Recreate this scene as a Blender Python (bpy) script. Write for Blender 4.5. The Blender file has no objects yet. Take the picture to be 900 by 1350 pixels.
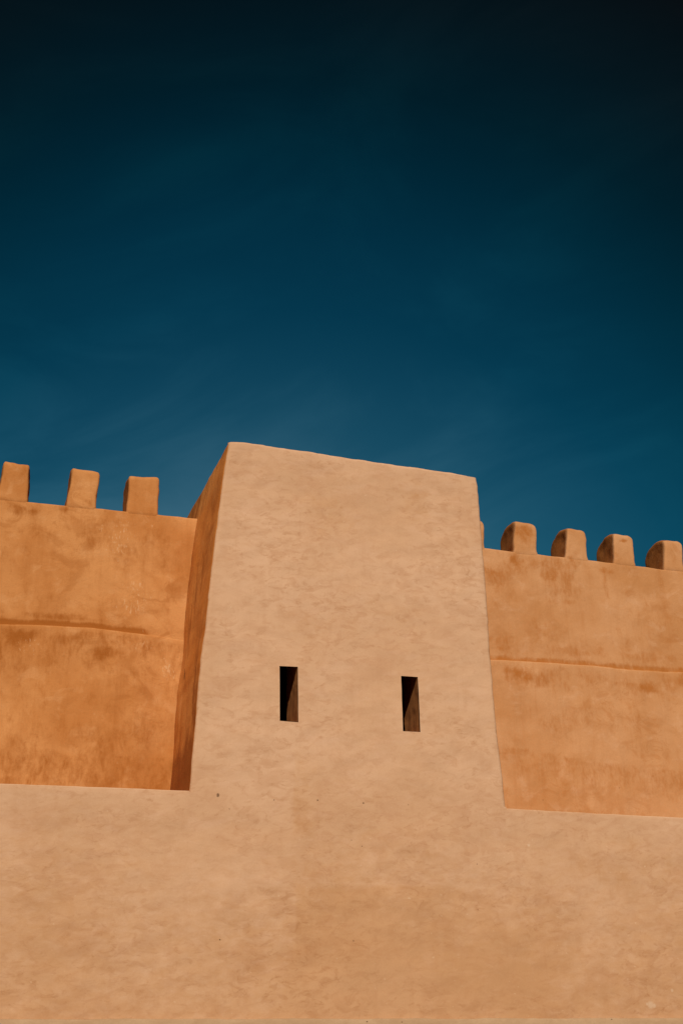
import bpy, bmesh, math, random
from mathutils import Vector, Matrix, noise

random.seed(7)
scene = bpy.context.scene
COL = scene.collection
R = math.radians

# ------------------------------------------------------------------ helpers
def sm(a, b, x):
    if a == b:
        return 1.0 if x >= a else 0.0
    t = max(0.0, min(1.0, (x - a) / (b - a)))
    return t * t * (3 - 2 * t)

def lerp(pts, v):
    """piecewise linear, pts sorted by first value"""
    if v <= pts[0][0]:
        return pts[0][1]
    for (a, fa), (b, fb) in zip(pts, pts[1:]):
        if v <= b:
            return fa + (fb - fa) * (v - a) / (b - a)
    return pts[-1][1]

def fbm(x, y, z, octv=4, h=0.9):
    return noise.fractal(Vector((x, y, z)), h, 2.0, octv, noise_basis='PERLIN_ORIGINAL')

def blob(x, z, cx, cz, rx, rz, wob=0.35, seed=0.0):
    d = math.hypot((x - cx) / rx, (z - cz) / rz)
    d += 1.3 * wob * fbm(x * 3.4 + seed, 3.3 + seed, z * 3.4, 4)
    return sm(1.35, 0.05, d)

def frange(a, b, step):
    n = max(1, int(round((b - a) / step)))
    return [a + (b - a) * i / n for i in range(n + 1)]

def tag(o, label, cat, group=None):
    o['label'] = label
    o['category'] = cat
    if group:
        o['group'] = group

def empty(name, loc, label, cat, group=None):
    o = bpy.data.objects.new(name, None)
    o.empty_display_size = 0.3
    COL.objects.link(o)
    o.location = loc
    tag(o, label, cat, group)
    return o

def add_part(o, root):
    o.parent = root
    o.matrix_parent_inverse = Matrix.Translation(-Vector(root.location))

def mesh_obj(name, verts, faces, mats, attrs=None, root=None, sharp=38, face_mats=None):
    me = bpy.data.meshes.new(name)
    me.from_pydata(verts, [], faces)
    for m in mats:
        me.materials.append(m)
    if attrs:
        for k, vals in attrs.items():
            a = me.attributes.new(k, 'FLOAT', 'POINT')
            a.data.foreach_set('value', vals)
    if face_mats:
        me.polygons.foreach_set('material_index', face_mats)
    bm = bmesh.new(); bm.from_mesh(me)
    bmesh.ops.recalc_face_normals(bm, faces=bm.faces)
    bm.to_mesh(me); bm.free()
    smooth(me, sharp)
    o = bpy.data.objects.new(name, me)
    COL.objects.link(o)
    if root:
        add_part(o, root)
    return o

def smooth(me, sharp=38):
    bm = bmesh.new(); bm.from_mesh(me)
    lim = R(sharp)
    for f in bm.faces:
        f.smooth = True
    for e in bm.edges:
        if len(e.link_faces) == 2:
            e.smooth = e.calc_face_angle(0) < lim
    bm.to_mesh(me); bm.free()

# ------------------------------------------------------------------ node kit
class NT:
    def __init__(self, tree):
        self.t = tree; self.n = tree.nodes; self.l = tree.links
        self.n.clear()
    def new(self, kind, **kw):
        nd = self.n.new(kind)
        for k, v in kw.items():
            setattr(nd, k, v)
        return nd
    def put(self, sock, v):
        if hasattr(v, 'bl_idname') or isinstance(v, bpy.types.NodeSocket):
            self.l.new(v, sock)
        else:
            sock.default_value = v
    def m(self, op, a, b=0.0, c=None, clamp=False):
        nd = self.new('ShaderNodeMath', operation=op, use_clamp=clamp)
        self.put(nd.inputs[0], a); self.put(nd.inputs[1], b)
        if c is not None: self.put(nd.inputs[2], c)
        return nd.outputs[0]
    def mr(self, v, a, b, c=0.0, d=1.0, smoothstep=True):
        nd = self.new('ShaderNodeMapRange', interpolation_type='SMOOTHSTEP' if smoothstep else 'LINEAR')
        self.put(nd.inputs['Value'], v)
        nd.inputs['From Min'].default_value = a; nd.inputs['From Max'].default_value = b
        nd.inputs['To Min'].default_value = c; nd.inputs['To Max'].default_value = d
        return nd.outputs[0]
    def mix(self, f, a, b, mode='MIX'):
        nd = self.new('ShaderNodeMix', data_type='RGBA', blend_type=mode, clamp_factor=True)
        self.put(nd.inputs[0], f)
        for s, v in ((nd.inputs[6], a), (nd.inputs[7], b)):
            if isinstance(v, tuple): v = (*v[:3], 1.0)
            self.put(s, v)
        return nd.outputs[2]
    def noise(self, vec, scale=(1, 1, 1), detail=4.0, rough=0.55, dist=0.0, off=(0, 0, 0)):
        mp = self.new('ShaderNodeMapping')
        self.l.new(vec, mp.inputs['Vector'])
        mp.inputs['Scale'].default_value = scale
        mp.inputs['Location'].default_value = off
        nd = self.new('ShaderNodeTexNoise', noise_dimensions='3D')
        self.l.new(mp.outputs[0], nd.inputs['Vector'])
        nd.inputs['Scale'].default_value = 1.0
        nd.inputs['Detail'].default_value = detail
        nd.inputs['Roughness'].default_value = rough
        nd.inputs['Distortion'].default_value = dist
        return nd.outputs['Fac']
    def ridge(self, v, w):
        """1 on the 0.5 level line of a noise, falling to 0 at distance w"""
        d = self.m('ABSOLUTE', self.m('SUBTRACT', v, 0.5))
        return self.mr(d, 0.0, w, 1.0, 0.0)
    def attr(self, name):
        return self.new('ShaderNodeAttribute', attribute_name=name).outputs['Fac']

def material(name):
    m = bpy.data.materials.new(name)
    m.use_nodes = True
    k = NT(m.node_tree)
    out = k.new('ShaderNodeOutputMaterial')
    bs = k.new('ShaderNodeBsdfPrincipled')
    bs.inputs['Roughness'].default_value = 0.93
    bs.inputs['Specular IOR Level'].default_value = 0.12
    k.l.new(bs.outputs[0], out.inputs['Surface'])
    return m, k, bs

def bump(k, bs, layers):
    nrm = None
    for h, dist, st in layers:
        nd = k.new('ShaderNodeBump')
        nd.inputs['Strength'].default_value = st
        nd.inputs['Distance'].default_value = dist
        k.put(nd.inputs['Height'], h)
        if nrm: k.l.new(nrm, nd.inputs['Normal'])
        nrm = nd.outputs[0]
    k.l.new(nrm, bs.inputs['Normal'])

PITS = [(3.31, 5.225, .019, 1.4), (4.04, 5.20, .008), (4.62, 5.22, .009, 1.3), (5.24, 5.21, .011), (5.86, 5.215, .006),
        (5.07, 4.73, .006), (5.21, 4.66, .008, 0.7), (3.37, 3.48, .010, 0.8), (5.06, 3.49, .007), (6.76, 3.9, .006), (6.79, 4.48, .006), (3.46, 5.06, .006)]
DABS = [(9.11, 2.75, .05), (9.16, 2.74, .03), (9.45, 2.93, .022), (9.06, 2.76, .02), (7.55, 4.75, .02)]
CHIPS = [(5.19, 2.55, .012, .7), (5.64, 2.545, .010, .6), (8.49, 2.57, .009, .8)]

def spot_mask(k, P, pts, a0='x'):
    sx = k.new('ShaderNodeSeparateXYZ'); k.l.new(P, sx.inputs[0])
    ax = sx.outputs[0 if a0 == 'x' else 1]
    wob = k.m('MULTIPLY', k.m('SUBTRACT', k.noise(P, (60, 60, 60), 2), 0.5), 0.012)
    tot = None
    for q in pts:
        x, z, r = q[:3]
        st = q[3] if len(q) > 3 else 1.0
        dx = k.m('SUBTRACT', ax, x); dz = k.m('DIVIDE', k.m('SUBTRACT', sx.outputs[2], z), st)
        d = k.m('SQRT', k.m('ADD', k.m('MULTIPLY', dx, dx), k.m('MULTIPLY', dz, dz)))
        v = k.mr(k.m('ADD', d, wob), r * 0.45, r * 1.25, 1.0, 0.0)
        tot = v if tot is None else k.m('MAXIMUM', tot, v)
    return tot

# pale, fairly fresh lime plaster of the tower front and the lower wall
def make_pale():
    m, k, bs = material('pale_plaster')
    P = k.new('ShaderNodeNewGeometry').outputs['Position']
    big = k.noise(P, (0.45, 0.45, 0.55), 3)
    col = k.mix(k.mr(big, 0.35, 0.65), PALE_A, PALE_B)
    mott = k.noise(P, (1.5, 1.5, 2.6), 5, 0.6, 0.5)
    col = k.mix(k.mr(mott, 0.5, 0.68, 0, 0.42), col, PALE_D)
    # trowel marks: short, nearly level wisps, softly blotched, some with a darker rim
    tilt = k.new('ShaderNodeMapping'); k.l.new(P, tilt.inputs['Vector'])
    tilt.inputs['Rotation'].default_value = (0, R(6), 0)
    T = tilt.outputs[0]
    msk = k.mr(k.noise(P, (0.8, 0.8, 1.1), 3, off=(5, 2, 1)), 0.36, 0.62)
    w1 = k.noise(T, (2.6, 2.6, 4.6), 3.0, 0.55, 1.2)
    r1 = k.m('MULTIPLY', k.mr(w1, 0.44, 0.66), k.m('MULTIPLY_ADD', msk, 0.30, 0.14))
    col = k.mix(r1, col, PALE_D)
    w2 = k.noise(T, (5.2, 5.2, 10.5), 3.0, 0.55, 1.0, off=(3, 0, 8))
    r2 = k.m('MULTIPLY', k.mr(w2, 0.46, 0.66), k.m('MULTIPLY_ADD', msk, 0.36, 0.26))
    col = k.mix(r2, col, PALE_D)
    rim = k.m('MULTIPLY', k.ridge(k.noise(T, (3.4, 3.4, 7.0), 2.5, 0.5, 0.9, off=(0, 6, 2)), 0.028), k.mr(w2, 0.42, 0.6))
    col = k.mix(k.m('MULTIPLY', rim, k.m('MULTIPLY_ADD', msk, 0.28, 0.12)), col, PALE_E)
    w3 = k.noise(T, (2.2, 2.2, 6.5), 4, 0.55, 0.7, off=(11, 0, 3))
    col = k.mix(k.mr(w3, 0.52, 0.68, 0, 0.24), col, PALE_L)
    vs = k.noise(P, (7.0, 7.0, 0.7), 3, 0.6)
    col = k.mix(k.mr(vs, 0.52, 0.72, 0, 0.22), col, PALE_D)
    # broad repaired patches, dirty zones and painted light falloff worked out per vertex, frayed here
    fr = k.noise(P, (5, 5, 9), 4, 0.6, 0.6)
    st = k.m('ADD', k.attr('stain_shade'), k.m('MULTIPLY', k.m('SUBTRACT', fr, 0.5), 0.9))
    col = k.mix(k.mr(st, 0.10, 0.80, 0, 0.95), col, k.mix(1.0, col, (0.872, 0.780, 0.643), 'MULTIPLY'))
    gr = k.noise(P, (55, 55, 55), 4, 0.7)
    col = k.mix(k.mr(gr, 0.3, 0.7, 0.0, 0.14), col, PALE_E)
    # lighter dabs
    sp = k.noise(P, (14, 14, 20), 2, 0.5, 0.3, off=(1, 7, 2))
    col = k.mix(k.m('MULTIPLY', k.mr(sp, 0.70, 0.78), 0.35), col, (0.62, 0.44, 0.29))
    # little nail holes and chips
    tot = spot_mask(k, P, PITS)
    col = k.mix(k.m('MULTIPLY', spot_mask(k, P, DABS), 0.40), col, (0.58, 0.43, 0.30))
    col = k.mix(k.m('MULTIPLY', tot, 0.75), col, (0.075, 0.034, 0.015))
    k.l.new(col, bs.inputs['Base Color'])
    bump(k, bs, [(w1, 0.008, 0.30), (k.noise(P, (15, 15, 26), 6, 0.70), 0.007, 0.22), (gr, 0.003, 0.45),
                 (k.m('MULTIPLY', tot, -1.0), 0.01, 0.6)])
    return m

# older ochre render of the walls behind, stained by rain, with light and shade painted in
def make_ochre(name, lo, hi, stain_shade, side=False):
    m, k, bs = material(name)
    P = k.new('ShaderNodeNewGeometry').outputs['Position']
    n1 = k.noise(P, (0.75, 0.75, 0.8), 4, 0.55, 0.4)
    col = k.mix(k.mr(n1, 0.36, 0.64), lo, hi)
    n2 = k.noise(P, (2.3, 2.3, 2.4), 6, 0.6, 0.7, off=(2, 9, 4))
    col = k.mix(k.mr(n2, 0.50, 0.72, 0, 0.45), col, tuple(c * f for c, f in zip(lo, (0.86, 0.80, 0.70))))
    n3 = k.noise(P, (3.1, 3.1, 3.6), 5, 0.62, 0.5, off=(7, 1, 6))
    col = k.mix(k.mr(n3, 0.52, 0.70, 0, 0.45), col, tuple(c * f for c, f in zip(hi, (1.10, 1.22, 1.45))))
    vs = k.noise(P, (9, 9, 0.8), 4, 0.65, 0.2)
    col = k.mix(k.mr(vs, 0.50, 0.72, 0, 0.75 if side else 0.14), col, stain_shade)
    # curved trowel sweeps / hairlines
    w1 = k.noise(P, (2.0, 2.0, 2.3), 4, 0.5, 1.6, off=(4, 4, 1))
    msk = k.mr(k.noise(P, (0.8, 0.8, 0.9), 2, off=(8, 2, 3)), 0.45, 0.62)
    col = k.mix(k.m('MULTIPLY', k.mr(w1, 0.5, 0.62), k.m('MULTIPLY_ADD', msk, 0.30, 0.06)), col, stain_shade)
    col = k.mix(k.m('MULTIPLY', k.ridge(w1, 0.011), k.m('MULTIPLY', msk, 0.30)), col, stain_shade)
    fr = k.noise(P, (6.5, 6.5, 4.0), 6, 0.66, 0.5, off=(1, 3, 5))
    fr2 = k.noise(P, (26, 26, 9), 4, 0.65, 0.2)
    frx = k.m('ADD', k.m('MULTIPLY', fr, 0.68), k.m('MULTIPLY', fr2, 0.32))
    st = k.m('ADD', k.attr('stain_shade'), k.m('MULTIPLY', k.m('SUBTRACT', frx, 0.5), 2.3))
    col = k.mix(k.mr(st, 0.15, 1.10, 0, 0.95), col, stain_shade)
    rs = k.noise(P, (6.0, 6.0, 0.35), 5, 0.7, 0.15, off=(3, 3, 1))
    col = k.mix(k.mr(rs, 0.53, 0.72, 0, 0.16), col, stain_shade)
    gr = k.noise(P, (48, 48, 48), 4, 0.7)
    col = k.mix(k.mr(gr, 0.3, 0.7, 0.0, 0.20), col, tuple(c * 0.8 for c in lo))
    # chipped spots and whitish drips
    fl = k.noise(P, (38, 38, 15), 3, 0.6, 0.3, off=(2, 2, 9))
    pa = k.m('ADD', fl, k.m('MULTIPLY', k.attr('pale'), 0.20))
    col = k.mix(k.mr(pa, 0.70, 0.82, 0, 0.50), col, (0.56, 0.33, 0.17))
    dk = k.noise(P, (17, 17, 13), 3, 0.6, 0.2, off=(5, 5, 5))
    col = k.mix(k.mr(dk, 0.72, 0.80, 0, 0.7), col, (0.16, 0.06, 0.02))
    if side:
        col = k.mix(k.m('MULTIPLY', spot_mask(k, P, [(1.28, 6.72, .055, 4.5)], 'y'), 0.8), col, (0.62, 0.27, 0.085))  # streak of grazing sun painted onto the flank
        col = k.mix(k.m('MULTIPLY', spot_mask(k, P, [(1.17, 7.15, .030, 2.6), (1.22, 7.24, .016, 1.5)], 'y'), 0.93), col, (0.03, 0.012, 0.006))
    k.l.new(col, bs.inputs['Base Color'])
    bump(k, bs, [(n2, 0.02, 0.35), (k.noise(P, (13, 13, 16), 6, 0.72), 0.012, 0.45), (gr, 0.003, 0.45)])
    return m

def make_plain(name, a, b, scale, bd=0.004, detail=5, chips=None):
    m, k, bs = material(name)
    P = k.new('ShaderNodeNewGeometry').outputs['Position']
    n = k.noise(P, scale, detail, 0.62, 0.3)
    g = k.noise(P, (40, 40, 40), 4, 0.7)
    col = k.mix(k.mr(n, 0.34, 0.66), a, b)
    col = k.mix(k.mr(g, 0.3, 0.75, 0, 0.35), col, tuple(c * 0.7 for c in a))
    if chips: col = k.mix(k.m('MULTIPLY', spot_mask(k, P, chips), 0.9), col, (0.07, 0.035, 0.015))
    k.l.new(col, bs.inputs['Base Color'])
    bump(k, bs, [(n, bd * 2, 0.5), (g, bd, 0.5)])
    return m

PALE_A = (0.536, 0.327, 0.198)
PALE_B = (0.491, 0.288, 0.163)
PALE_L = (0.560, 0.350, 0.228)
PALE_D = (0.435, 0.236, 0.128)
PALE_E = (0.350, 0.172, 0.082)
PALE_S = (0.405, 0.200, 0.083)

M_PALE = make_pale()
M_OCHRE = make_ochre('ochre_render', (0.405, 0.153, 0.041), (0.495, 0.218, 0.074), (0.265, 0.075, 0.009))
M_OCHRE_R = make_ochre('sandy_ochre_render', (0.420, 0.188, 0.070), (0.480, 0.238, 0.106), (0.330, 0.106, 0.018))
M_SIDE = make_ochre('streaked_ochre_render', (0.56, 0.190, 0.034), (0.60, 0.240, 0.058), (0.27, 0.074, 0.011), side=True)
M_SLOT = make_plain('raw_brown_earth', (0.42, 0.165, 0.050), (0.24, 0.085, 0.024), (9, 9, 2.2))
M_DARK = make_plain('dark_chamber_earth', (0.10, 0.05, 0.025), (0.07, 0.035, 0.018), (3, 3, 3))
M_PLINTH = make_plain('grey_beige_mortar', (0.40, 0.255, 0.145), (0.34, 0.205, 0.11), (3.0, 3.0, 7.0), chips=CHIPS)
M_GROUND = make_plain('dry_earth', (0.15, 0.095, 0.055), (0.11, 0.068, 0.038), (0.6, 0.6, 0.6), 0.02)

# ------------------------------------------------------------------ geometry data (metres)
SEAM = 5.25                       # day joint: tower plaster sits on the lower wall here
LEFT = [(5.25, 2.944), (5.378, 2.954), (6.186, 2.994), (6.989, 3.043), (7.752, 3.114), (8.229, 3.150),
        (8.856, 3.207), (9.607, 3.278), (10.30, 3.362)]
RIGHT = [(5.25, 7.262), (6.015, 7.232), (6.581, 7.205), (7.469, 7.200), (8.443, 7.206), (9.447, 7.198),
         (10.072, 7.190), (10.30, 7.168)]
TOPZ = [(3.3, 10.300), (3.56, 10.335), (3.84, 10.325), (4.58, 10.300), (5.63, 10.272), (6.1, 10.266),
        (7.0, 10.228), (7.2, 10.19)]
T_BACK = 4.0

def face_push(x, z):
    """slow unevenness of the plastered front (metres), dying out at the day joint"""
    a = 0.018 * fbm(x * 0.9, 0.0, z * 0.9, 3) + 0.006 * fbm(x * 3.1, 5.0, z * 4.6, 3)
    return a * sm(0.0, 0.45, abs(z - SEAM))

def pale_stain_shade(x, z):
    s = 0.0
    # darker render laid to the right of a curved joint and below a level one
    xb = 4.22 + 0.09 * math.sin((z - 3.2) * 2.6) + 0.02 * fbm(z * 3, 1, 2, 3)
    zb = 4.115 + 0.03 * fbm(x * 1.7, 3, 0, 3) - 0.02 * math.sin(x * 3)
    if z < 4.6 and x > 4.0:
        s = max(s, 0.36 * (0.8 + 0.6 * fbm(x * 1.2, 5, z * 1.2, 3)) * sm(0.0, 0.06, x - xb) * sm(-0.06, 0.0, zb - z) * sm(8.2, 5.4, x + 0.8 * fbm(x, 7, z)))
    # second joint, upright, below the left opening
    xb2 = 4.285 + 0.02 * fbm(z * 2.2, 8, 1, 3)
    if 4.6 < z < 6.3:
        s = max(s, 0.34 * sm(0.0, 0.025, x - xb2) * sm(4.75, 4.32, x) * sm(4.6, 4.9, z) * sm(6.3, 5.7, z))
    # light falloff towards the foot painted into the plaster colour, ragged soft boundaries
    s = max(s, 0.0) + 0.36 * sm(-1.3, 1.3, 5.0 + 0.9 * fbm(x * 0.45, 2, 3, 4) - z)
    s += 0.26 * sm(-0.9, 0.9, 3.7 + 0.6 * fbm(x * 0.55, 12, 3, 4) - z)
    for (cx, cz, rx, rz, a) in [(4.9, 9.3, .55, .45, .35), (6.15, 9.75, .35, .40, .42), (6.7, 8.3, .30, .45, .25),
                                (4.6, 7.6, .8, .30, .30), (5.8, 7.9, .7, .35, .28), (3.5, 8.8, .3, .4, .18),
                                (8.7, 4.4, .9, .6, .50), (9.6, 3.4, 1.2, .6, .45), (7.3, 3.2, 1.3, .5, .38),
                                (1.4, 3.6, .8, .7, .40), (2.6, 3.1, 1.0, .45, .38), (0.8, 4.6, .6, .4, .30),
                                (5.3, 3.0, 1.5, .45, .38), (2.2, 4.6, .5, .35, .25), (6.0, 6.1, .5, .3, .25),
                                (9.9, 4.4, .9, .7, .45), (8.9, 3.1, .9, .3, .5)]:
        s = max(s, a * blob(x, z, cx, cz, rx, rz, 0.5, cx))
    return s

# ------------------------------------------------------------------ tower
tower = empty('watchtower', (5.1, 2.0, 0.0),
              'tall pale plastered tower with two narrow dark window slots standing between the crenellated walls', 'tower')

RISE = 0.42                       # the lintels climb inwards
SLOTS = [[(4.114, 6.992), (4.356, 7.000), (4.362, 6.246), (4.119, 6.249)],
         [(5.837, 6.981), (6.069, 6.982), (6.067, 6.213), (5.830, 6.210)]]

def build_tower():
    r = 0.045
    fx = [i / 96 for i in range(97)]
    zs = frange(SEAM, 10.20, 0.045)
    verts, faces, st, pl, fm = [], [], [], [], []
    rings = []
    def skew(z):                       # the sides open slightly towards the wall behind
        return 0.06 * sm(6.0, 9.5, z)
    def ring(z, inset, ztop=None):
        L = lerp(LEFT, min(z, 10.3)); Rr = lerp(RIGHT, min(z, 10.3))
        pts = []
        sk = skew(z)
        def zz(x, y):
            if ztop is None: return z
            return ztop(x, y)
        # front
        for t in fx:
            x = L + r + (Rr - L - 2 * r) * t
            pts.append((x, inset, 'f'))
        for a in (22.5, 45, 67.5):
            pts.append((Rr - r + r * math.sin(R(a)), r - r * math.cos(R(a)) + inset, 'f'))
        ys = [r + (1.7 - r) * i / 26 for i in range(27)] + [2.3, 3.0, T_BACK]
        for y in ys: pts.append((Rr - 0 * y - inset, y if y < T_BACK else y - inset, 'r'))
        n = 24
        for i in range(1, n):
            x = Rr + (L - Rr) * i / n
            pts.append((x - sk * 2.4 * i / n, T_BACK - inset, 'b'))
        for y in reversed(ys):
            pts.append((L - sk * y / 1.6 + inset, y if y < T_BACK else y - inset, 'l'))
        for a in (67.5, 45, 22.5):
            pts.append((L + r - r * math.sin(R(a)), r - r * math.cos(R(a)) + inset, 'f'))
        out = []
        for x, y, tg in pts:
            z0 = zz(x, y)
            if tg == 'f':
                p = face_push(x, z0) * min(1, max(0, (x - L) / 0.15)) * min(1, max(0, (Rr - x) / 0.15))
                # edges of hand-laid plaster wander a little
                ex = (0.010 * fbm(3.0, 1.0, z0 * 2.2, 3) + 0.006 * fbm(3.0, 7.0, z0 * 8.0, 3)) * (sm(0.3, 0, x - L) - sm(0.3, 0, Rr - x)) * sm(0, .4, z0 - SEAM)
                v = (x + ex, y + p, z0); s = pale_stain_shade(x, z0)
            elif tg == 'l':
                p = 0.020 * fbm(y * 1.1, 9.0, z0 * 0.8, 4) * sm(0.05, 0.5, y) * sm(0, .3, z0 - SEAM)
                ex = 0.010 * fbm(3.0, 1.0, z0 * 2.2, 3) * sm(0, .4, z0 - SEAM)
                v = (x + p + ex, y, z0)
                s = 0.0
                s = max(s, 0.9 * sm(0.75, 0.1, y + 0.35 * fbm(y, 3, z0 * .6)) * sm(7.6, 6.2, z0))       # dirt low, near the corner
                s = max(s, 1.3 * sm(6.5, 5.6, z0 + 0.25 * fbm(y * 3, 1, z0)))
                s = max(s, 0.75 * sm(1.35, 1.75, y) )                                             # shade painted into the corner behind the wall top
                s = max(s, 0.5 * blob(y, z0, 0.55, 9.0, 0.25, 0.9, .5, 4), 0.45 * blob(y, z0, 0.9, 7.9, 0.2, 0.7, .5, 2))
            else:
                v = (x, y, z0); s = 0.2
            verts.append(v); st.append(s)
            pl.append(0.0)
        return len(pts)
    def topz(x, y):
        return lerp(TOPZ, x + 0.0) + 0.014 * fbm(x * 3.2, y * 2.0, 4.0, 4)
    n = 0
    for z in zs:
        n = ring(z, 0.0); rings.append(len(verts) - n)
    R0 = 0.05
    for a in (0, 15, 30, 45, 60, 75, 90):
        n = ring(10.28, R0 * (1 - math.cos(R(a))),
                 lambda x, y, a=a: topz(x, y) - R0 * (1 - math.sin(R(a))))
        rings.append(len(verts) - n)
    for i in range(len(rings) - 1):
        for j in range(n):
            a, b = rings[i] + j, rings[i] + (j + 1) % n
            c, d = rings[i + 1] + (j + 1) % n, rings[i + 1] + j
            faces.append((a, b, c, d))
            mid = (verts[a][1] + verts[b][1]) / 2
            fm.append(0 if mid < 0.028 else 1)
    faces.append(tuple(range(rings[0], rings[0] + n))); fm.append(1)
    # roof: a fan so the uneven rim closes
    cz = 10.24
    verts.append((5.2, 2.0, cz)); st.append(0.1); pl.append(0)
    c = len(verts) - 1
    for j in range(n):
        faces.append((rings[-1] + j, rings[-1] + (j + 1) % n, c)); fm.append(1)
    o = mesh_obj('tower_body', verts, faces, [M_PALE, M_SIDE, M_DARK], {'stain_shade': st, 'pale': pl}, tower, 40, fm)
    # hollow chamber and the two openings
    def cutter(vs, fs):
        me = bpy.data.meshes.new('cut'); me.from_pydata(vs, [], fs)
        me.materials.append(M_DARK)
        b = bmesh.new(); b.from_mesh(me); bmesh.ops.recalc_face_normals(b, faces=b.faces); b.to_mesh(me); b.free()
        c_ = bpy.data.objects.new('cut', me); COL.objects.link(c_); return c_
    def prism(front, y0, y1, rise=0.0):
        k = len(front)
        zm = sum(z for x, z in front) / k
        vs = [(x, y0, z + (rise * y0 if z > zm else 0)) for x, z in front] + [(x, y1, z + (rise * y1 if z > zm else 0)) for x, z in front]
        fs = [tuple(range(k)), tuple(range(2 * k - 1, k - 1, -1))]
        fs += [(i, (i + 1) % k, k + (i + 1) % k, k + i) for i in range(k)]
        return vs, fs
    cuts = [cutter(*prism([(3.55, 5.5), (6.75, 5.5), (6.75, 8.6), (3.55, 8.6)], 0.575, 3.3))]
    g = 0.006
    for q in SLOTS:
        (ax, az), (bx, bz), (cx, cz2), (dx, dz) = q
        cuts.append(cutter(*prism([(ax - g, az + g), (bx + g, bz + g), (cx + g, cz2 - g), (dx - g, dz - g)], -0.2, 0.7, RISE)))
    for c_ in cuts:
        md = o.modifiers.new('cut', 'BOOLEAN'); md.operation = 'DIFFERENCE'; md.solver = 'EXACT'; md.object = c_
        try: md.material_mode = 'TRANSFER'
        except Exception: pass
    dg = bpy.context.evaluated_depsgraph_get()
    me = bpy.data.meshes.new_from_object(o.evaluated_get(dg))
    me.name = 'tower_body'
    o.modifiers.clear(); o.data = me
    smooth(me, 35)
    for c_ in cuts:
        bpy.data.objects.remove(c_, do_unlink=True)

build_tower()

# linings of the two openings: four rough cheeks each
def build_slot(q, seed):
    verts, faces, st = [], [], []
    t = 0.0055
    D1 = 0.57
    ny, nz = 14, 26
    cen = (sum(p[0] for p in q) / 4, sum(p[1] for p in q) / 4)
    zlo = min(p[1] for p in q); zhi = max(p[1] for p in q)
    for e in range(4):
        p, s = q[e], q[(e + 1) % 4]
        base = len(verts)
        dx, dz = s[0] - p[0], s[1] - p[1]
        ln = math.hypot(dx, dz)
        nx, nz_ = -dz / ln, dx / ln
        if (cen[0] - p[0]) * nx + (cen[1] - p[1]) * nz_ < 0: nx, nz_ = -nx, -nz_
        m = nz if e % 2 else 8
        for i in range(m + 1):
            u = i / m
            for j in range(ny + 1):
                y = 0.004 + (D1 - 0.004) * j / ny
                w = 0.006 * (fbm(u * ln * 9 + seed, y * 7, e * 3.1, 4) ) * sm(0, .05, y) * min(1, 4 * u, 4 * (1 - u))
                y2 = y + (0.02 * fbm(u * ln * 6, seed, e, 3) if j == ny else 0)
                zv = p[1] + dz * u + nz_ * w
                zv += RISE * y2 * max(0.0, min(1.0, (zv - zlo) / (zhi - zlo)))
                verts.append((p[0] + dx * u + nx * w, y2, zv))
        for i in range(m):
            for j in range(ny):
                a = base + i * (ny + 1) + j
                faces.append((a, a + 1, a + ny + 2, a + ny + 1))
    # give the cheeks thickness towards the masonry
    o = mesh_obj('window_slot', verts, faces, [M_SLOT], None, tower, 60)
    return o
for i, q in enumerate(SLOTS):
    build_slot(q, i * 7.7)

# dark spy hole low in the left flank: its own small socket of broken plaster
# ------------------------------------------------------------------ lower wall
lower = empty('lower_wall', (5.0, 0.0, 0.0),
              'broad pale plastered lower wall running across the front under the tower and the recessed walls', 'wall')

def edge_z(x):
    return lerp([(-9, 5.2), (0.6, 5.247), (1.7, 5.264), (2.94, SEAM + 0.018)] if x < 5 else
                [(7.26, 5.232), (8.5, 5.221), (10.0, 5.218), (20, 5.20)], x) + 0.006 * fbm(x * 2.0, 2.0, 6.0, 4)

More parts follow.
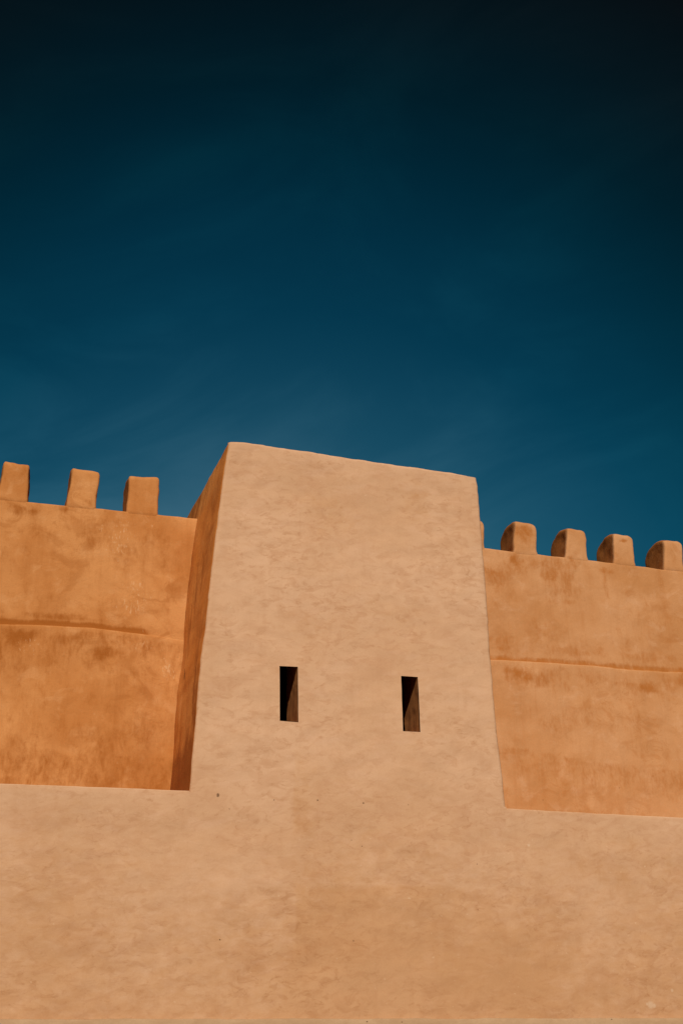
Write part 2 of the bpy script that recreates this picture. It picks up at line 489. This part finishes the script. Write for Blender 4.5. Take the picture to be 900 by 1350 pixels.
def build_lower():
    xs = frange(-10, -0.4, 0.3)[:-1] + frange(-0.4, 11.2, 0.05) + frange(11.2, 22, 0.3)[1:]
    # columns exactly at the tower's corners, one just outside each
    xs = [x for x in xs if min(abs(x - 2.944), abs(x - 7.262)) > 0.012] + [2.9425, 2.944, 7.262, 7.2635]
    xs.sort()
    zs = frange(2.58, 5.10, 0.05)
    ts = [0.0, 0.25, 0.5, 0.75, 1.0]
    verts, faces, st, pl = [], [], [], []
    rows = 0
    for x in xs:
        inside = 2.944 <= x <= 7.262
        ze = SEAM if inside else edge_z(x)
        col = []
        for z in zs:
            col.append((x, face_push(x, z), z))
        col.append((x, face_push(x, 5.16), 5.16))
        rr = 0.016 if not inside else 0.0
        for a in ts:
            an = a * math.pi / 2
            col.append((x, rr * (1 - math.cos(an)) + (0.0005 * a), ze - rr + rr * math.sin(an) - (0 if not inside else 0.0)))
        for y in (0.10, 0.4, 0.9, 1.4, 1.9, 2.6):
            col.append((x, y, ze - 0.004 - 0.02 * y))
        col += [(x, 2.6, 2.0), (x, 0.3, 2.0), (x, 0.3, 2.58)]
        rows = len(col)
        for p in col:
            verts.append(p)
            front = p[1] < 0.06
            st.append(pale_stain_shade(p[0], p[2]) if front else 0.5)
            pl.append(0.0)
    for i in range(len(xs) - 1):
        for j in range(rows):
            a = i * rows + j; b = i * rows + (j + 1) % rows
            faces.append((a, b, b + rows, a + rows))
    faces.append(tuple(range(rows))); faces.append(tuple(range((len(xs) - 1) * rows, len(xs) * rows)))
    mesh_obj('wall_body', verts, faces, [M_PALE], {'stain_shade': st, 'pale': pl}, lower, 50)

    # plinth course along the foot
    verts, faces = [], []
    xs = frange(-10, 0, 0.3)[:-1] + frange(0, 11, 0.04) + frange(11, 22, 0.3)[1:]
    for x in xs:
        h = 2.588 + 0.010 * fbm(x * 1.5, 1, 1, 4) + 0.004 * fbm(x * 9, 4, 1, 3)
        w = 0.010 * fbm(x * 1.1, 7, 2, 3)
        for (y, z) in [(-0.09, 0.0), (-0.075 + w, 1.3), (-0.070 + w, 2.35), (-0.066 + w, 2.50), (-0.060 + w, h - 0.018),
                       (-0.048 + w, h - 0.005), (-0.03 + w, h), (0.28, h + 0.01), (0.28, 0.0)]:
            verts.append((x, y, z))
    k = 9
    for i in range(len(xs) - 1):
        for j in range(k):
            a = i * k + j; b = i * k + (j + 1) % k
            faces.append((a, b, b + k, a + k))
    faces.append(tuple(range(k))); faces.append(tuple(range((len(xs) - 1) * k, len(xs) * k)))
    mesh_obj('plinth', verts, faces, [M_PLINTH], None, lower, 60)

build_lower()

# ------------------------------------------------------------------ crenellated curtain walls
YW = 1.60
WTOP = 9.775
YB = 2.22

def ledge_z(x):
    return lerp([(-9, 7.85), (0.49, 7.83), (1.0, 7.862), (1.75, 7.878), (2.45, 7.852), (3.06, 7.825), (7.9, 7.888), (8.5, 7.905),
                 (9.13, 7.912), (9.7, 7.925), (10.3, 7.905), (11.3, 7.937), (20, 7.95)], x) + 0.006 * fbm(x * 2.5, 2, 2, 4)

def top_z(x):
    return lerp([(-9, 9.76), (0.7, 9.768), (1.3, 9.772), (1.7, 9.778), (3.1, 9.785), (7.9, 9.803), (8.5, 9.786), (9.4, 9.785),
                 (10.3, 9.772), (11.2, 9.752), (20, 9.75)], x) + 0.007 * fbm(x * 3.0, 1, 5, 4)

STL = [(1.6, 9.55, 1.2, .16, .35), (2.5, 9.4, .5, .3, .4), (2.9, 8.7, .2, .6, .35), (1.3, 7.45, 1.2, .28, .45), (0.7, 7.4, .4, .3, .45), (2.3, 6.6, .6, .5, .28), (1.2, 6.3, .9, .2, .3), (0.6, 8.9, .3, .4, .3),
       (1.27, 9.70, .16, .10, .95), (0.72, 9.62, .30, .10, .7), (1.60, 9.30, .5, .28, .45), (2.2, 9.05, .22, .30, .5), (2.75, 9.2, .28, .35, .4),
       (0.9, 9.3, .35, .25, .35), (0.62, 10.22, .13, .12, .5), (1.95, 7.52, .50, .12, 0.75), (0.75, 7.66, .5, .14, .9), (1.3, 8.02, .9, .07, .7), (1.45, 7.70, .5, .10, .7), (0.5, 7.45, .3, .3, .6), (0.66, 7.58, .22, .20, .85), (1.35, 7.66, .7, .16, .55),
       (2.45, 7.66, .35, .14, .5), (2.2, 7.15, .5, .25, .35), (2.55, 5.92, .22, .14, .6), (0.8, 6.6, .4, .5, .3), (1.0, 8.35, .6, .3, .25),
       (2.78, 6.6, .2, .8, .3), (1.9, 8.3, .3, .3, .3)]
STR = [(8.35, 9.5, .45, .22, .55), (9.0, 9.62, .8, .14, .45), (8.2, 9.3, .3, .35, .45), (8.6, 7.62, .8, .22, .5), (10.6, 7.66, .9, .16, .45), (9.25, 9.2, .3, .35, .4), (8.7, 10.05, .16, .25, .55), (8.15, 8.2, .25, .25, .4), (9.3, 8.15, .8, .14, .35), (10.8, 8.15, .7, .14, .4), (9.1, 6.95, .6, .25, .3), (10.9, 8.9, .5, .5, .22),
       (8.42, 9.62, .13, .16, .85), (8.66, 10.18, .18, .14, .6), (8.10, 9.36, .24, .12, .55), (9.05, 9.45, .20, .24, .55), (9.33, 9.35, .16, .35, .55),
       (9.37, 8.98, .15, .09, .55), (10.08, 9.62, .16, .07, .6), (10.06, 9.35, .06, .35, .40), (10.52, 10.2, .14, .05, .9), (8.25, 7.72, .32, .15, .7),
       (8.5, 7.62, .16, .10, .85), (9.6, 7.72, .5, .12, .35), (10.6, 7.62, .30, .10, .75), (11.2, 7.8, .35, .14, .6), (11.1, 9.4, .12, .4, .35),
       (8.9, 8.5, .5, .3, .25), (10.4, 8.6, .4, .4, .22), (9.0, 6.9, .4, .4, .22), (8.2, 9.0, .25, .3, .35), (10.2, 7.0, .5, .3, .2)]

def wall_attrs(x, z, left):
    s = 0.0
    zl = ledge_z(x); zt = top_z(x)
    for (cx, cz, rx, rz, a) in (STL if left else STR):
        if abs(x - cx) < 2.2 * rx and abs(z - cz) < 2.2 * rz:
            s = max(s, (1.1 if left else 1.3) * a * blob(x, z, cx, cz, rx, rz, 0.45, cx))
    # dirt gathered on the ledge
    bw = 0.11 + 0.05 * fbm(x * 1.6, 4, 4, 3)
    if left:
        f = sm(2.62, 2.50, x)
        s = max(s, (1.15 * f + 0.2) * sm(bw * 1.3, bw * 0.35, z - zl) * sm(-0.01, 0.01, z - zl))
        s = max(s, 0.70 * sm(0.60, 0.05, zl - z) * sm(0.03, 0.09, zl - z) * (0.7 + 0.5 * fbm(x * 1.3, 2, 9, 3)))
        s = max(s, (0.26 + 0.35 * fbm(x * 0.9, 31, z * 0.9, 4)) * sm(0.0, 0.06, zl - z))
        s = max(s, 0.52 * sm(6.09, 6.05, z + 0.03 * fbm(x * 2, 5, 1, 3)))
    else:
        s = max(s, 0.95 * sm(bw * 1.25, bw * 0.3, z - zl) * sm(-0.01, 0.01, z - zl))
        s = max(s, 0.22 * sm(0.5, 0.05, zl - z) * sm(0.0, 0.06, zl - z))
        zr = lerp([(7.9, 6.55), (8.6, 6.48), (9.4, 6.36), (10.3, 6.33), (11.1, 6.30)], x) + 0.02 * fbm(x * 2, 5, 1, 3)
        s = max(s, 0.36 * sm(0.03, -0.02, z - zr) * sm(zr - 0.75, zr - 0.1, z) + 0.08 * sm(0.03, -0.02, z - zr))
        s = max(s, 0.3 * sm(8.12, 8.05, x + 0.02 * fbm(z * 3, 2, 1)) * sm(6.55, 6.5, z))
    if z <= zt: s = max(s, 0.45 * sm(0.30, 0.0, zt - z) * (0.5 + 1.2 * fbm(x * 2.6, 6, 6, 3)))
    else: s = max(s, 0.32 * sm(0.1, 0.6, fbm(x * 3.1, 4, z * 3.1, 3) + 0.2))
    p = 0.0
    if left:
        for (cx, cz, rx, rz, a) in [(2.4, 8.35, .30, .45, 1.0), (2.1, 9.3, .35, .45, .8), (2.85, 7.45, .14, .4, 1.0), (1.0, 7.55, .3, .2, .7),
                                    (2.4, 7.7, .5, .1, .7), (2.5, 9.6, .3, .15, .5)]:
            p = max(p, a * blob(x, z, cx, cz, rx, rz, .4, cx))
    else:
        for (cx, cz, rx, rz, a) in [(8.3, 7.84, .5, .04, .8), (11.3, 9.05, .15, .15, .6), (8.8, 7.0, .3, .3, .4)]:
            p = max(p, a * blob(x, z, cx, cz, rx, rz, .4, cx))
    return s, p

def build_wall(name, xs, left, mat, root):
    YB = 2.22 if left else 2.42
    verts, faces, st, pl = [], [], [], []
    rows = 0
    for x in xs:
        zl, zt = ledge_z(x), top_z(x)
        depth = 0.045 * (1 - 0.75 * sm(2.45, 2.75, x) * (1 if left else 0)) * (1 if left else 0.8)
        depth *= 1 + 0.35 * fbm(x * 3.5, 2, 8, 3)
        col = []
        for i in range(56):
            z = 5.05 + (zl - 0.03 - 5.05) * i / 55
            y = YW - depth + 0.03 * fbm(x * 0.7, 3, z * 0.7, 3) + 0.006 * fbm(x * 3, 8, z * 3, 3)
            col.append((y, z))
        yl = col[-1][0]
        u0 = YW + 0.02 * fbm(x * 0.8, 13, (zl + .1) * 0.8, 3)
        yt = max(u0, yl + 0.008)
        col += [(yl + 0.002, zl - 0.014), (yl + 0.006, zl - 0.003), (yl + 0.3 * (yt - yl) + 0.006, zl + 0.003), (yt - 0.003, zl + 0.010), (yt, zl + 0.026)]
        n = 46
        for i in range(1, n + 1):
            z = zl + 0.026 + (zt - 0.03 - zl - 0.026) * i / n
            y = YW + 0.02 * fbm(x * 0.8, 13, z * 0.8, 3) * sm(WTOP, WTOP - 0.5, z) + 0.005 * fbm(x * 3, 18, z * 3, 3) * sm(WTOP, WTOP - .2, z)
            y = y * sm(0, .15, z - zl) + yt * (1 - sm(0, .15, z - zl))
            col.append((y, z))
        for a in (30, 60, 90):
            col.append((YW + 0.022 * (1 - math.cos(R(a))), zt - 0.022 + 0.022 * math.sin(R(a)) - 0.0005))
        for y in (1.75, 1.95, YB - 0.07):
            col.append((y, zt + 0.006 * fbm(x * 3, y * 3, 1)))
        col += [(YB, zt - 0.03), (YB, 5.05)]
        rows = len(col)
        for y, z in col:
            verts.append((x, y, z))
            s, p = wall_attrs(x, z, left) if y < YW + 0.1 else (0.2, 0)
            st.append(s); pl.append(p)
    for i in range(len(xs) - 1):
        for j in range(rows):
            a = i * rows + j; b = i * rows + (j + 1) % rows
            faces.append((a, b, b + rows, a + rows))
    faces.append(tuple(range(rows))); faces.append(tuple(range((len(xs) - 1) * rows, len(xs) * rows)))
    mesh_obj('wall_body', verts, faces, [mat], {'stain_shade': st, 'pale': pl}, root, 55)

def build_merlon(xl, xr, xtl, xtr, ztl, ztr, left, mat, root, seed, rtop, rback, splay=0.0):
    """xl/xr foot edges, xtl/xtr head edges, heads ztl/ztr; rtop rounds the front corners, rback the rear of the head"""
    N = 18
    YB = 2.22 if left else 2.42
    y0, y1 = YW - 0.004, YB - 0.006
    verts, faces, idx = [], [], {}
    st, pl = [], []
    zb = 9.62
    W = max(xr - xl, 0.3); Dp = y1 - y0
    def bell(u, v, w):
        # u,v,w in 0..1 on the box surface -> rounded block
        zt = ztl + (ztr - ztl) * u
        H = zt - zb
        px, py, pz = (u - .5) * W, (v - .5) * Dp, w * H
        er = 0.042
        # rounded upright edges and head edges
        ix = max(-W / 2 + er, min(W / 2 - er, px)); iy = max(-Dp / 2 + er, min(Dp / 2 - er, py)); iz = min(H - er, pz)
        d = Vector((px - ix, py - iy, max(0, pz - iz)))
        if d.length > 1e-6:
            m = max(abs(d.x), abs(d.y), abs(d.z))
            d = d.normalized() * min(er, m)
        px, py, pz = ix + d.x, iy + d.y, min(pz, iz) + d.z if pz > iz else pz
        # head falls away at the rear and at the side corners
        q = max(0.0, (py - (Dp / 2 - rback)) / rback) if rback > 0 else 0
        hz = pz / H
        drop = rback * (1 - math.sqrt(max(0.0, 1 - min(1, q) ** 2 * 0.98))) * 0.95
        e = max(0.0, (abs(px) - (W / 2 - rtop)) / rtop) if rtop > 0 else 0
        drop += rtop * (1 - math.sqrt(max(0.0, 1 - min(1, e) ** 2 * 0.95))) * (1.0 if px > 0 else 0.35) * 0.8
        tt = min(1.0, max(0.0, py / Dp + 0.5))
        pz += (0.115 if not left else 0.085) * math.sin(math.pi * min(1.0, tt * 0.92)) * sm(0.35, 1.0, hz)     # the head is crowned towards its middle
        pz -= drop * sm(0.55, 1.0, hz)
        k = sm(zb + 0.12, zb + H, zb + pz)
        cx = (xl + xr) / 2 * (1 - k) + (xtl + xtr) / 2 * k
        wd = (xr - xl) * (1 - k) + (xtr - xtl) * k
        x = cx + px * wd / W
        z = zb + pz
        fl = (0.004 if left else 0.018) * sm(9.86, 9.77, z)                         # plaster fillet at the foot
        x += fl * (px / (W / 2))
        y = YW - 0.004 + py + Dp / 2
        if u > 0.5: x += splay * (py / Dp + 0.5)
        if not left: x += (0.090 if u < 0.5 else -0.05) * (py / Dp + 0.5) * abs(px / (W / 2))
        n3 = 0.014 * fbm(x * 3.5 + seed, y * 3.5, z * 3.5, 4)
        x += n3 * sm(9.7, 9.85, z); z += 0.016 * fbm(x * 4, y * 4 + seed, 3.0, 3) * sm(9.8, 10.2, z)
        y += 0.006 * fbm(x * 3, seed, z * 3, 3) * sm(9.8, 10.0, z)
        if v < 0.5: y += 0.05 * sm(9.765, 9.66, z)             # foot dives into the wall face
        return (x, y, z)
    def vid(i, j, l):
        key = (i, j, l)
        if key not in idx:
            idx[key] = len(verts)
            # denser towards the edges
            f = lambda t: 0.5 - 0.5 * math.cos(math.pi * t)
            p = bell(f(i / N), f(j / N), (l / N) ** 0.8)
            verts.append(p)
            s, q = wall_attrs(p[0], p[2], left)
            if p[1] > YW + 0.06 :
                s = 0.95 + 0.70 * sm(-0.2, 0.4, fbm(p[1] * 3 + seed, 1, p[2] * 3, 4))  # side and rear faces: shade painted over their mottled weathering
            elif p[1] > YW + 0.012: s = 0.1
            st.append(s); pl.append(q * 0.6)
        return idx[key]
    for a in range(N):
        for b in range(N):
            faces.append((vid(a, 0, b), vid(a + 1, 0, b), vid(a + 1, 0, b + 1), vid(a, 0, b + 1)))
            faces.append((vid(a, N, b), vid(a, N, b + 1), vid(a + 1, N, b + 1), vid(a + 1, N, b)))
            faces.append((vid(0, a, b), vid(0, a, b + 1), vid(0, a + 1, b + 1), vid(0, a + 1, b)))
            faces.append((vid(N, a, b), vid(N, a + 1, b), vid(N, a + 1, b + 1), vid(N, a, b + 1)))
            faces.append((vid(a, b, N), vid(a + 1, b, N), vid(a + 1, b + 1, N), vid(a, b + 1, N)))
            faces.append((vid(a, b, 0), vid(a, b + 1, 0), vid(a + 1, b + 1, 0), vid(a + 1, b, 0)))
    mesh_obj('merlon', verts, faces, [mat], {'stain_shade': st, 'pale': pl}, root, 75)

GRP = 'crenellated walls flanking the tower'
wl = empty('curtain_wall', (-2.5, 1.9, 5.2),
           'deep orange crenellated wall left of the tower with white drips and square topped merlons', 'wall', GRP)
build_wall('wall_body', frange(-9, -0.4, 0.25)[:-1] + frange(-0.4, 3.10, 0.04) + [3.16, 3.24, 3.34, 3.6], True, M_OCHRE, wl)
for k, a in enumerate([(0.285, 0.712, 0.315, 0.697, 10.375, 10.360), (1.275, 1.708, 1.312, 1.731, 10.395, 10.380),
                       (2.160, 2.640, 2.170, 2.634, 10.372, 10.396)]):
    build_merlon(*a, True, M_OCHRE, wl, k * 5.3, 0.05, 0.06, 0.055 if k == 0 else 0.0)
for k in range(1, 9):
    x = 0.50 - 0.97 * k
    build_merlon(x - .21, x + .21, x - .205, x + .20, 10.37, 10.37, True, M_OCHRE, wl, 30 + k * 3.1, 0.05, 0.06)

wr = empty('curtain_wall', (14, 1.9, 5.2),
           'lighter sandy orange crenellated wall right of the tower with rounded merlons showing dark sides', 'wall', GRP)
build_wall('wall_body', [6.9, 7.1, 7.3, 7.5] + frange(7.6, 11.8, 0.04) + frange(11.8, 21, 0.25)[1:], False, M_OCHRE_R, wr)
for k, a in enumerate([(7.50, 7.945, 7.52, 7.975, 10.30, 10.285),
                       (8.462, 8.884, 8.512, 8.905, 10.335, 10.320), (9.390, 9.795, 9.455, 9.812, 10.322, 10.312),
                       (10.275, 10.668, 10.325, 10.685, 10.312, 10.305), (11.228, 11.60, 11.272, 11.625, 10.30, 10.305)]):
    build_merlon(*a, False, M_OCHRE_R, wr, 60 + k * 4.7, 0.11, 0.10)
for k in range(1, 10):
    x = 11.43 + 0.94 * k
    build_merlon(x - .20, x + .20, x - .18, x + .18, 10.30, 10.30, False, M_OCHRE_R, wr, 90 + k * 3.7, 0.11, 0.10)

# ------------------------------------------------------------------ ground
def build_ground():
    verts, faces = [], []
    xs = [-900, -300, -120, -60, -30] + frange(-20, 30, 1.0) + [40, 70, 130, 300, 900]
    ys = [-900, -300, -120, -60, -35] + frange(-25, 6, 1.0) + [10, 25, 60, 150, 400, 900]
    for x in xs:
        for y in ys:
            verts.append((x, y, 0.05 * fbm(x * 0.4, y * 0.4, 0, 3)))
    n = len(ys)
    for i in range(len(xs) - 1):
        for j in range(n - 1):
            a = i * n + j
            faces.append((a, a + n, a + n + 1, a + 1))
    o = mesh_obj('ground', verts, faces, [M_GROUND])
    o['kind'] = 'structure'
build_ground()

# ------------------------------------------------------------------ light
SUN_EL, SUN_AZ = 35.3, 13.0        # azimuth: degrees to the left of the wall's normal
sd = Vector((-math.sin(R(SUN_AZ)) * math.cos(R(SUN_EL)), -math.cos(R(SUN_AZ)) * math.cos(R(SUN_EL)), math.sin(R(SUN_EL))))
sun = bpy.data.lights.new('sun', 'SUN')
sun.energy = 4.4
sun.angle = R(0.53)
sun.color = (1.0, 0.925, 0.82)
so = bpy.data.objects.new('sun', sun)
COL.objects.link(so)
so.location = sd * 60
so.rotation_euler = sd.to_track_quat('Z', 'Y').to_euler()

world = bpy.data.worlds.new('World')
scene.world = world
world.use_nodes = True
k = NT(world.node_tree)
out = k.new('ShaderNodeOutputWorld')
bg = k.new('ShaderNodeBackground')
sky = k.new('ShaderNodeTexSky', sky_type='NISHITA')
sky.sun_disc = False
sky.sun_elevation = R(SUN_EL)
sky.sun_rotation = math.atan2(sd.x, sd.y)
sky.air_density = 1.0; sky.dust_density = 0.3; sky.ozone_density = 2.0
tc = k.new('ShaderNodeTexCoord').outputs['Generated']
# a polarising filter's sky: clearest low above the wall, very deep higher up
dd = Vector((math.sin(R(14)) * math.cos(R(14)), math.cos(R(14)) * math.cos(R(14)), math.sin(R(14))))
dot = k.new('ShaderNodeVectorMath', operation='DOT_PRODUCT')
nrm = k.new('ShaderNodeVectorMath', operation='NORMALIZE')
k.l.new(tc, nrm.inputs[0]); k.l.new(nrm.outputs[0], dot.inputs[0]); dot.inputs[1].default_value = dd
ang = k.m('ARCCOSINE', dot.outputs['Value'])           # radians from the darkest point
ramp = k.new('ShaderNodeValToRGB')
k.l.new(k.m('DIVIDE', ang, R(60)), ramp.inputs[0])
cr = ramp.color_ramp
cr.interpolation = 'LINEAR'
SKY = [(0, (0.22, 0.50, 0.42)), (11, (0.120, 0.390, 0.345)), (15, (0.062, 0.318, 0.300)), (17.5, (0.034, 0.265, 0.262)), (20, (0.014, 0.216, 0.220)),
       (23.5, (0.008, 0.176, 0.176)), (26.5, (0.004, 0.130, 0.124)), (29.5, (0.006, 0.085, 0.076)), (33, (0.016, 0.054, 0.044)),
       (37, (0.018, 0.025, 0.018)), (44, (0.020, 0.020, 0.016)), (60, (0.05, 0.07, 0.06))]
cr.elements[0].position = 0.0; cr.elements[0].color = (*SKY[0][1], 1)
cr.elements[1].position = 1.0; cr.elements[1].color = (*SKY[-1][1], 1)
for p, c in SKY[1:-1]:
    e = cr.elements.new(p / 60); e.color = (*c, 1)
graded = k.mix(1.0, k.mix(1.0, sky.outputs[0], (1.0, 0.95, 1.0), 'MULTIPLY'), ramp.outputs[0], 'MULTIPLY')
# a breath of high cloud
wv = k.new('ShaderNodeMapping'); k.l.new(nrm.outputs[0], wv.inputs['Vector'])
wv.inputs['Rotation'].default_value = (R(5), R(10), 0)
cl = k.noise(wv.outputs[0], (4.0, 4.0, 10.0), 6, 0.58, 0.9, off=(3.1, 0.4, 1.2))
def toward(az, el, half):
    v = k.new('ShaderNodeVectorMath', operation='DOT_PRODUCT')
    k.l.new(nrm.outputs[0], v.inputs[0])
    v.inputs[1].default_value = (math.sin(R(az)) * math.cos(R(el)), math.cos(R(az)) * math.cos(R(el)), math.sin(R(el)))
    return k.mr(v.outputs['Value'], math.cos(R(half)), 1.0)
veil = k.m('ADD', k.m('MULTIPLY', toward(7, 23, 14), 0.15), k.m('MULTIPLY', toward(14, 37, 8), 0.06))
cl = k.m('ADD', cl, veil)
graded = k.mix(k.mr(cl, 0.42, 0.76, 0, 0.72), graded, k.mix(1.0, graded, (2.6, 1.42, 1.30), 'MULTIPLY'))
k.l.new(graded, bg.inputs['Color'])
bg.inputs['Strength'].default_value = 0.1
k.l.new(bg.outputs[0], out.inputs['Surface'])

# ------------------------------------------------------------------ camera
cam = bpy.data.cameras.new('camera')
co = bpy.data.objects.new('camera', cam)
COL.objects.link(co)
scene.camera = co
cam.sensor_fit = 'VERTICAL'
cam.sensor_height = 36.0
cam.lens = 1695.0 / 1350.0 * 36.0
cam.clip_start = 0.1
cam.clip_end = 3000
p, yw, rl = R(24.886), R(17.439), R(1.2424)
f = Vector((math.sin(yw) * math.cos(p), math.cos(yw) * math.cos(p), math.sin(p)))
r0 = Vector((math.cos(yw), -math.sin(yw), 0))
d0 = -r0.cross(f)
rt = math.cos(rl) * r0 + math.sin(rl) * d0
dn = -math.sin(rl) * r0 + math.cos(rl) * d0
mw = Matrix(((rt.x, -dn.x, -f.x, 0), (rt.y, -dn.y, -f.y, -16.0), (rt.z, -dn.z, -f.z, 1.6), (0, 0, 0, 1)))
co.matrix_world = mw

scene.view_settings.view_transform = 'Standard'
scene.view_settings.look = 'None'
scene.view_settings.gamma = 1.0
scene.view_settings.exposure = 0.1
scene.view_settings.use_curve_mapping = False
scene.render.engine = 'CYCLES'
scene.cycles.max_bounces = 6
scene.cycles.diffuse_bounces = 5
